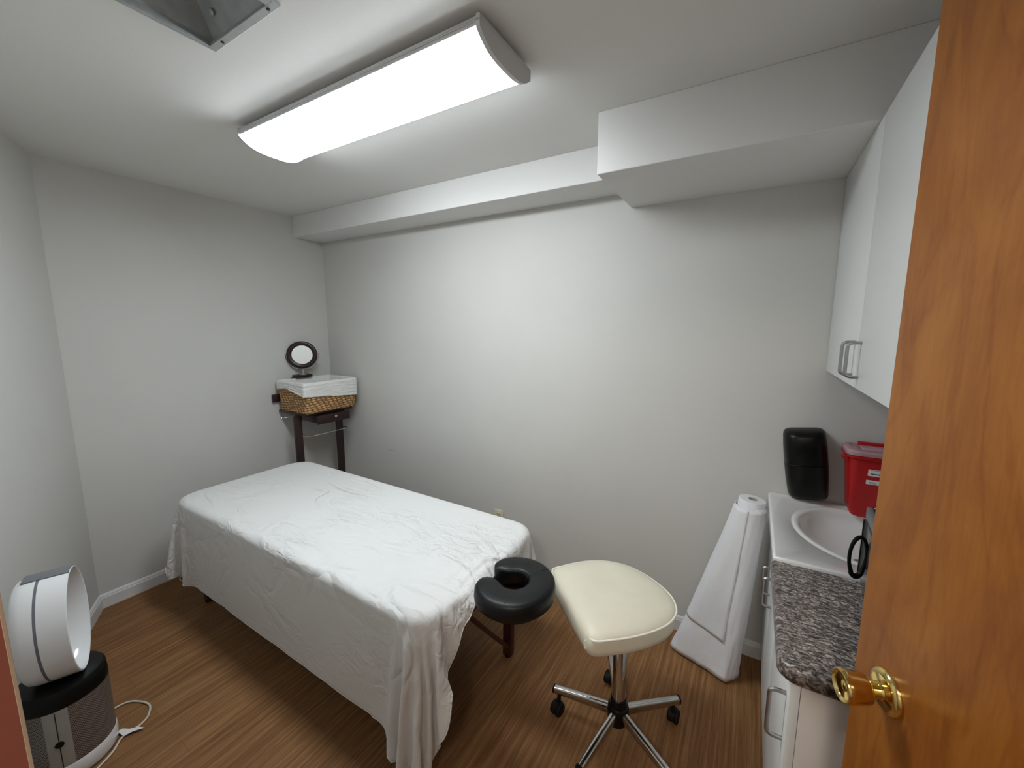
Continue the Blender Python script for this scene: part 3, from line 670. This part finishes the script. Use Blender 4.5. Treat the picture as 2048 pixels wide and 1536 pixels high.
for a in (math.radians(55), math.radians(-72)):
    d = V((math.cos(a), math.sin(a), 0)); p = [cc+d*r_+V((0, 0, z)) for r_, z in ((.139, -.02), (.139, .015), (.132, .030), (.118, .0372), (.09, .0375), (.06, .0355), (.047, .026), (.044, .0), (.045, -.02))]
    bm = B(); tube(bm, [V((q.x, q.y, q.z)) for q in smooth_path(p, 3)], .0011, 5)
    obj('seam', bm, 'slot', pad)
bm = B(); crescent(bm, .088, .028, .566, .5795, gap+.6, gap+2*PI-.6); obj('platform', bm, 'blackplastic', t)
for y in (cc.y-.052, cc.y+.052):
    bm = B(); add_box(bm, TX1-.004, cc.x+.06, y-.012, y+.012, .548, .566, .003); obj('support_arm', bm, 'cherry', t)
bm = B(); cyl(bm, (cc.x+.03, cc.y-.07, .556), (cc.x+.03, cc.y+.07, .556), .006, 12)
for y in (-.078, .078): lathe(bm, [(0, 0), (.010, 0), (.012, .004), (.012, .010), (.009, .014), (0, .014)], (cc.x+.03, cc.y+y-.007, .556), (0, 1, 0), 14)
obj('lock_knob', bm, 'blackplastic', t)

# ------------------------------------------------------------------ rolling stool
hub = V((-.339, 1.259, 0))
t = thing('rolling_stool', 'cream vinyl seat rolling stool with chrome five-leg base on casters', 'stool', hub)
sd_ = V((.725, -.689, 0)).normalized(); sn = V((.689, .725, 0)).normalized(); e0 = V((-.500, 1.168, 0))
ctrl = [(-.165, -.012), (-.08, -.016), (.0, -.017), (.08, -.016), (.165, -.012), (.190, .010), (.198, .05), (.206, .11), (.206, .19), (.190, .27), (.150, .328), (.085, .356), (.015, .354), (-.055, .336), (-.122, .300), (-.172, .24), (-.196, .17), (-.200, .10), (-.196, .05), (-.190, .010)]
out = smooth_path([V((a, b_, 0)) for a, b_ in ctrl], 5, loop=True)
cen = V((0, .14, 0))
def seat_ring(k, z, front=0.0):
    r_ = []
    for p in out:
        q = cen+(p-cen)*k; f = max(0, min(1, (.05-p.y)/.06)); f = f*f*(3-2*f)
        zz_ = z-front*f
        r_.append(e0+sd_*q.x+sn*q.y+V((0, 0, zz_)))
    return r_
bm = B()
loft(bm, [seat_ring(.80, .478), seat_ring(.93, .480), seat_ring(.985, .490), seat_ring(1.0, .508), seat_ring(1.0, .535, .012), seat_ring(.992, .547, .010), seat_ring(.965, .553, .006), seat_ring(.90, .559, .003), seat_ring(.75, .565), seat_ring(.5, .568), seat_ring(.2, .569)])
seat = obj('seat', bm, 'cream', t, angle=70)
bm = B(); pp = []
m0 = next(i for i, p in enumerate(out) if i > 10 and p.y > .012)
arcp = [p for p in out if p.y > .004]
# order the back arc from the right end to the left end
i0 = max(range(len(out)), key=lambda i: out[i].x-out[i].y*3); 
seq = [out[(i0+k) % len(out)] for k in range(len(out))]
arcp = []
for p in seq:
    if p.y < .003 and len(arcp) > 10: break
    if p.y >= .003: arcp.append(p)
def seatpt(p, k, z): q = cen+(p-cen)*k; return e0+sd_*q.x+sn*q.y+V((0, 0, z))
pts = []
f_, l_ = arcp[0], arcp[-1]
pts += [seatpt(V((f_.x-.030, -.010, 0)), 1.012, .500), seatpt(V((f_.x-.033, -.011, 0)), 1.012, .520), seatpt(V((f_.x-.024, -.004, 0)), 1.008, .538), seatpt(V((f_.x-.006, .002, 0)), 1.006, .5435)]
pts += [seatpt(p, 1.002, .5455) for p in arcp[::2]]
pts += [seatpt(V((l_.x+.006, .002, 0)), 1.006, .5435), seatpt(V((l_.x+.024, -.004, 0)), 1.008, .538), seatpt(V((l_.x+.033, -.011, 0)), 1.012, .520), seatpt(V((l_.x+.030, -.010, 0)), 1.012, .500)]
tube(bm, smooth_path(pts, 3), .0034, 8); obj('piping', bm, 'piping', seat)
bm = B(); lathe(bm, [(0, .462), (.07, .462), (.085, .470), (.085, .4775), (0, .4775)], hub+V((-.03, -.01, 0)), seg=24); obj('seat_plate', bm, 'blackplastic', t)
bm = B(); cyl(bm, hub+V((0, 0, .36)), hub+V((0, 0, .466)), .0135, 20); obj('gas_piston', bm, 'chrome', t)
bm = B(); lathe(bm, [(0, .366), (.020, .366), (.0205, .372), (.0205, .378), (0, .378)], hub, seg=24); obj('piston_collar', bm, 'blackplastic', t)
bm = B(); lathe(bm, [(.0, .105), (.0245, .105), (.0245, .364), (.0225, .367), (.020, .367), (.020, .360), (0, .360)], hub, seg=32); obj('column', bm, 'chrome', t)
bm = B(); lathe(bm, [(0, .052), (.022, .052), (.028, .058), (.038, .075), (.039, .122), (.036, .132), (.030, .136), (.028, .165), (.025, .168), (0, .168)], hub, seg=32); obj('hub', bm, 'blackplastic', t)
for k in range(5):
    a = math.radians(186)+2*PI*k/5; d = V((math.cos(a), math.sin(a), 0)); s_ = V((-d.y, d.x, 0))
    bm = B(); rings = []
    for r_, z, h_ in ((.030, .106, .020), (.12, .103, .0175), (.246, .096, .0135)):
        c_ = hub+d*r_+V((0, 0, z)); rings.append([c_+s_*(.0125*math.copysign(abs(math.cos(b_))**.6, math.cos(b_)))+V((0, 0, h_*math.copysign(abs(math.sin(b_))**.6, math.sin(b_)))) for b_ in [2*PI*j/16 for j in range(16)]])
    loft(bm, rings); lg = obj('leg', bm, 'chrome', t, angle=50)
    bm = B(); c_ = hub+d*.246+V((0, 0, .096)); loft(bm, [[c_+d*q+s_*(.0133*math.copysign(abs(math.cos(b_))**.6, math.cos(b_)))+V((0, 0, .0145*math.copysign(abs(math.sin(b_))**.6, math.sin(b_)))) for b_ in [2*PI*j/16 for j in range(16)]] for q in (0, .006)]); obj('leg_cap', bm, 'blackplastic', lg)
    # caster: stem, hood and twin wheels
    ca = a+math.radians((70, -60, 100, 40, 150)[k]); cd = V((math.cos(ca), math.sin(ca), 0)); cs = V((-cd.y, cd.x, 0)); w0 = hub+d*.228+cd*.010
    bm = B(); cyl(bm, hub+d*.228+V((0, 0, .045)), hub+d*.228+V((0, 0, .086)), .007, 12)
    rings = []
    for j in range(9):
        b_ = math.radians(-10+j*25); rings.append([w0+V((0, 0, .025))+(cd*math.cos(b_)+V((0, 0, 1))*math.sin(b_))*rr_+cs*q for rr_, q in ((.0275, -.007), (.0275, .007), (.018, .007), (.018, -.007))])
    loft(bm, rings); cst = obj('caster', bm, 'rubber', t)
    for q in (-1, 1):
        bm = B(); lathe(bm, [(0, .0), (.018, 0), (.0235, .002), (.025, .006), (.025, .011), (.022, .0150), (.012, .0165), (0, .0165)], w0+V((0, 0, .025))+cs*q*.0045, cs*q, 24); obj('wheel', bm, 'rubber', cst)

# ------------------------------------------------------------------ corner valet stand, basket and mirror
t = thing('corner_stand', 'narrow dark wooden stand with a drawer and chrome rail in the corner', 'stand', (-2.74, 1.66, 0))
bm = B(); add_box(bm, XB+.014, -2.60, 1.500, 1.86, .888, .908, .004); obj('top', bm, 'darkwood', t)
for y in (1.497, 1.802):
    for x in (-2.685,):
        bm = B(); add_box(bm, x-.011, x+.011, y-.024, y+.024, 0, .888, .002); obj('leg', bm, 'darkwood', t)
bm = B(); add_box(bm, -2.86, -2.573, 1.575, 1.795, .832, .886, .002); dw = obj('drawer', bm, 'darkwood', t)
bm = B(); add_box(bm, -2.573, -2.560, 1.562, 1.808, .826, .887, .002); obj('drawer_front', bm, 'darkwood', dw)
bm = B(); lathe(bm, [(0, 0), (.005, 0), (.004, .006), (.0085, .010), (.0095, .014), (.007, .018), (0, .019)], (-2.560, 1.690, .868), (1, 0, 0), 18); obj('knob', bm, 'chrome', dw)
bm = B(); tube(bm, [(-2.675, 1.497, .752), (-2.58, 1.497, .7585), (-2.566, 1.502, .759), (-2.562, 1.512, .759), (-2.562, 1.778, .759), (-2.566, 1.790, .759), (-2.58, 1.795, .7585), (-2.675, 1.802, .752)], .0032, 8); obj('towel_rail', bm, 'chrome', t)
bm = B(); tube(bm, [(-2.68, 1.474, .896), (-2.68, 1.42, .893), (-2.68, 1.395, .896)], .0028, 8); lathe(bm, [(0, -.006), (.004, -.0045), (.006, 0), (.004, .0045), (0, .006)], (-2.68, 1.392, .8965), seg=12); obj('side_hook', bm, 'chrome', t)
bm = B(); add_box(bm, XB+.012, XB+.026, 1.462, 1.86, .965, 1.02, .002); add_box(bm, XB+.012, XB+.024, 1.56, 1.80, .889, .966, .002); obj('back_board', bm, 'darkwood', t)
bm = B(); add_box(bm, XB+.012, XB+.026, 1.60, 1.72, .955, 1.125, .002); add_box(bm, XB+.012, XB+.075, 1.612, 1.728, 1.125, 1.145, .003); obj('mirror_post', bm, 'darkwood', t)

bx0, bx1, by0, by1, bz0, bz1 = -2.905+.012, -2.560, 1.484, 1.884, .9095, 1.118
t = thing('wicker_basket', 'woven seagrass basket with a white cloth liner on the corner stand', 'basket', ((bx0+bx1)/2, (by0+by1)/2, bz0))
def rq(o_, z, r=.018): return rrect(bx0+o_, bx1-o_, by0+o_, by1-o_, r, z)
bm = B(); rings = []
nz = 52
for i in range(nz+1):
    f = i/nz; z = bz0+(bz1-.016-bz0)*f; rings.append([p+V((0, 0, 0)) for p in rq(.012*(1-f)+.004-.0034*abs(math.sin(PI*(z-bz0)/.0185)), z)])
rings += [rq(.014, bz1-.016), rq(.018, bz0+.02), rq(.03, bz0+.012)]
loft(bm, rings); obj('basket_body', bm, 'wicker', t, angle=70)
bm = B()
ZW = [0]
outp = rq(-.002, 0); nO = len(outp)
def liner_drop(p):
    # front long face hangs to mid height, near short face lifts towards the wall side
    fx = (p.x-bx0)/(bx1-bx0); fy = (p.y-by0)/(by1-by0)
    if fy < .05: return .046+.044*max(0, min(1, (fx-.38)/.6))+.018*max(0, min(1, (.30-fx)/.3))
    return .090+.036*fy
def dense(ps, k=6):
    o_ = []
    for i, p in enumerate(ps):
        q = ps[(i+1) % len(ps)]; m_ = k if (q-p).length > .05 else 1
        if m_ > 1: m_ = 24
        for s in range(m_): o_.append(p.lerp(q, s/m_))
    return o_
def lring(off, zf): 
    r_ = []
    for p in dense(rq(off, 0)):
        z, e = zf(p); q = V((p.x, p.y, z)); c_ = V(((bx0+bx1)/2, (by0+by1)/2, z)); d_ = (q-c_).normalized(); r_.append(q+d_*e)
    return r_
rings = [lring(.034, lambda p: (bz0+.016, 0)), lring(.026, lambda p: (bz0+.03, .002*noise.noise(p*30))), lring(.019, lambda p: (bz1-.03, .002*noise.noise(p*30))), lring(.012, lambda p: (bz1+.001, 0)), lring(.006, lambda p: (bz1+.005, 0)), lring(-.001, lambda p: (bz1+.001, 0))]
for i in range(1, 13):
    f = i/12
    rings.append(lring(-.003, lambda p, f=f: (bz1+.001-liner_drop(p)*f, .0016*math.sin(26*f+p.y*14)+.0030*noise.noise(V((p.x*9, p.y*9, f*9))))))
rings.append(lring(.003, lambda p: (bz1+.001-liner_drop(p), 0)))
loft(bm, rings, cap1=False); obj('liner', bm, 'linen', t, angle=80)

mc = V((-2.868, 1.668, 1.290)); md_ = V((.80, -.60, .05)).normalized()
t = thing('table_mirror', 'round dark-framed swivel mirror on a chrome arc above the basket', 'mirror', (mc.x, mc.y, 1.146))
mx_, my_ = V((0, 0, 1)).cross(md_).normalized(), None
bm = B(); lathe(bm, [(.066, -.008), (.076, -.012), (.092, -.012), (.099, -.004), (.099, .004), (.093, .010), (.080, .010), (.070, .004), (.066, .002)], mc, md_, 48, closed=True); obj('frame', bm, 'darkwood', t, angle=60)
bm = B(); lathe(bm, [(0, -.007), (.0705, -.007), (.0705, .0025), (0, .0025)], mc, md_, 48); obj('mirror_glass', bm, 'mirror', t)
bm = B(); pts = [mc+mx_*(.107*math.cos(a))+V((0, 0, 1))*(.107*math.sin(a)) for a in [math.radians(-180-4+188*k/30) for k in range(31)]]
tube(bm, pts, .0042, 8)
for s in (-1, 1): lathe(bm, [(0, -.006), (.006, -.006), (.006, .006), (0, .006)], mc+mx_*s*.106, mx_, 12)
obj('swivel_arc', bm, 'chrome', t)
bm = B(); cyl(bm, mc+V((0, 0, -.107)), V((mc.x, mc.y, 1.1455)), .0055, 12); lathe(bm, [(0, 0), (.022, 0), (.02, .004), (0, .006)], V((mc.x, mc.y, 1.1455)), seg=20); obj('mirror_stem', bm, 'chrome', t)

# ------------------------------------------------------------------ leaning paper roll
pb, ptp = V((-.018, 1.765, .012)), V((.040, 1.797, .800)); ax = (ptp-pb).normalized()
t = thing('paper_roll', 'tall roll of white nonwoven paper leaning between wall and vanity', 'paper roll', (pb.x, pb.y, 0))
bm = B(); X, Y = frame_dirs(ax)
lathe(bm, [(.018, .0), (.050, .0), (.051, .01), (.051, .786), (.049, .7895), (.018, .7895)], pb, ax, 40, closed=True); obj('roll', bm, 'paper', t)
bm = B(); lathe(bm, [(.0145, .001), (.0178, .001), (.0178, .7905), (.0145, .7905)], pb, ax, 24, closed=True); obj('core_tube', bm, 'card', t)
# outer loose sheet, flared at the foot, wound as an open spiral
bm = B(); rows = 40; nseg = 130; prev = None
def flare(f, g):                                  # f 0 top..1 bottom, g 0..1 around
    c_ = ptp.lerp(pb, f); a = math.radians(-430+g*692)
    r_ = .0530+.0055*g+.002*f*max(0, min(1, (g-.78)/.06))
    d = V((math.cos(a), math.sin(a), 0))
    lft = max(0, -d.x)
    k = f**1.15
    ex_ = .175*k*(lft**1.3)
    q = c_+d*r_+V((-ex_, 0, 0))
    # pinch into a soft point on the left
    q.y = c_.y+(q.y-c_.y)*(1+.25*k*(1-lft*1.3))+.03*k*lft
    crease = .006*math.sin(a*5+f*2.2)*k*(.3+lft)+.007*noise.noise(V((a*1.6, f*4, 1)))*k+.003*noise.noise(V((a*5, f*9, 2)))*(.3+k)
    q += d*crease
    q.z += -.0+.02*0
    return q
grid = []
for i in range(rows+1):
    row = []
    for j in range(nseg+1):
        g = j/nseg; f0 = .030+.012*g; f1 = 1.0
        if g > .80: f1 = 1.0-.27*min(1, (g-.80)/.03)+.06*max(0, (g-.84)/.16)
        f = f0+(f1-f0)*i/rows; q = flare(f, g)
        if f > .98: q.z = max(q.z, .006)
        q.z = max(q.z, .004); q.y = min(q.y, YA-.020)
        row.append(bm.verts.new(q))
    grid.append(row)
for i in range(rows):
    for j in range(nseg): bm.faces.new((grid[i][j], grid[i][j+1], grid[i+1][j+1], grid[i+1][j]))
ls = obj('loose_sheet', bm, 'paper', t, angle=80); sd = ls.modifiers.new('Solidify', 'SOLIDIFY'); sd.thickness = .0012; sd.offset = 1

# ------------------------------------------------------------------ air purifier
pc_ = V((-1.965, .245, 0))
t = thing('air_purifier', 'white hoop fan purifier with perforated silver base on the floor at left', 'air purifier', pc_)
bm = B(); lathe(bm, [(0, 0), (.096, 0), (.103, .004), (.108, .014), (.109, .052), (.1065, .062), (0, .062)], pc_, seg=64); obj('base', bm, 'gloss', t)
bm = B(); lathe(bm, [(0, .0625), (.1055, .0625), (.1055, .268), (0, .268)], pc_, seg=96)
obj('grille', bm, 'perf', t)
tc_ = math.atan2(-.245, 1.965)-math.radians(14)       # the seam panel faces the doorway
def on_cyl(a, r_, z): return pc_+V((math.cos(a)*r_, math.sin(a)*r_, z))
bm = B(); loft(bm, [[on_cyl(tc_+math.radians(a), r_, z) for a, r_ in [(k, .1066) for k in range(-15, 16, 3)]+[(k, .1050) for k in range(15, -16, -3)]] for z in (.0625, .268)]); pn = obj('seam_panel', bm, 'silver', t, angle=50)
bm = B(); loft(bm, [[on_cyl(tc_+math.radians(a), r_, z) for a, r_ in ((-.7, .1069), (.7, .1069), (.7, .1060), (-.7, .1060))] for z in (.064, .266)]); obj('panel_gap', bm, 'slot', pn)
bm = B(); dd = V((math.cos(tc_), math.sin(tc_), 0)); lathe(bm, [(0, 0), (.0095, 0), (.0105, .001), (.0105, .0035), (.008, .0042), (0, .0036)], pc_+dd*.1050+V((0, 0, .150)), dd, 20); obj('release_button', bm, 'blackplastic', pn)
bm = B(); lathe(bm, [(0, .268), (.1060, .268), (.1065, .272), (.1035, .318), (.098, .326), (.090, .327), (0, .322)], pc_, seg=64); obj('black_collar', bm, 'blackplastic', t)
hn = V((math.sin(math.radians(22)), math.cos(math.radians(22)), 0)); hs = V((hn.y, -hn.x, 0)); HC = pc_+V((0, 0, .325+.183))
def hoop(prof, seg=72, rx=.118, rz=.183):
    bm = B(); rings = []
    for off, ax_ in prof:
        rings.append([HC+hn*ax_+hs*((rx+off)*math.cos(a))+V((0, 0, (rz+off)*math.sin(a))) for a in [2*PI*j/seg for j in range(seg)]])
    loft(bm, rings, loop=True); return bm
obj('hoop', hoop([(0, .060), (-.0035, .0615), (-.0075, .059), (-.016, .02), (-.030, -.02), (-.032, -.045), (-.026, -.056), (-.016, -.060), (-.006, -.052), (-.0015, -.035), (0, -.012), (0, -.0095), (-.004, -.0093), (-.004, -.0027), (0, -.0025)]), 'gloss', t, angle=50)
obj('hoop_band', hoop([(-.001, -.0093), (-.001, -.0027), (-.0045, -.0027), (-.0045, -.0093)]), 'greyplastic', t)
bm = B(); 
for k in range(1):
    n_ = 8; loft(bm, [[HC+hs*(-.026+.052*j/n_)+hn*q+V((0, 0, .1865-.0045*((j/n_-.5)*2)**2)) for j in range(n_+1)]+[HC+hs*(.026-.052*j/n_)+hn*q+V((0, 0, .1815-.0045*((j/n_-.5)*2)**2)) for j in range(n_+1)] for q in (-.040, .060)])
obj('remote_rest', bm, 'greyplastic', t, angle=50)

# its mains cable with a paper tag, and a loop of cable by the wall
pts = [(-2.062, .312, .010), (-2.085, .37, .006), (-2.071, .416, .005), (-1.997, .447, .005), (-1.941, .432, .005), (-1.916, .406, .005), (-1.911, .373, .005), (-1.905, .345, .006), (-1.869, .315, .005), (-1.838, .268, .005), (-1.80, .20, .005), (-1.70, .12, .005)]
bm = B(); tube(bm, smooth_path(pts, 6), .0034, 8); cb_ = obj('power_cable', bm, 'cable', None); tag(cb_, 'white power cable looping over the floor beside the air purifier', 'cable')
bm = B(); tg = [V((-1.949, .343, .0085)), V((-1.945, .361, .0085)), V((-1.920, .372, .010)), V((-1.905, .392, .0085)), V((-1.880, .402, .0085)), V((-1.898, .372, .010)), V((-1.905, .352, .0085)), V((-1.930, .349, .0085))]
loft(bm, [tg, [p+V((0, 0, .0012)) for p in tg]]); tag(obj('cable_tag', bm, 'labelpaper', None, smooth=False), 'white paper tag wrapped on the power cable by the air purifier', 'tag')
bm = B(); tube(bm, smooth_path([(-2.60, 1.02, .005), (-2.70, .93, .005), (-2.763, .878, .005), (-2.81, .848, .005), (-2.868, .844, .005), (-2.905, .870, .005), (-2.912, .92, .005), (-2.90, 1.02, .005)], 6), .003, 8); tag(obj('floor_cable', bm, 'cable', None), 'thin pale cable loop on the floor under the foot of the bed', 'cable')

# ------------------------------------------------------------------ fill lamp added in the passage, unseen behind the camera
bm = B(); lathe(bm, [(0, 2.20), (.08, 2.205), (.14, 2.23), (.15, 2.2695), (0, 2.2695)], (.1, -.85, 0), seg=40)
tag(obj('passage_fill_lamp', bm, 'halffill', None), 'round warm fill lamp added out of view in the passage behind the doorway', 'ceiling light')
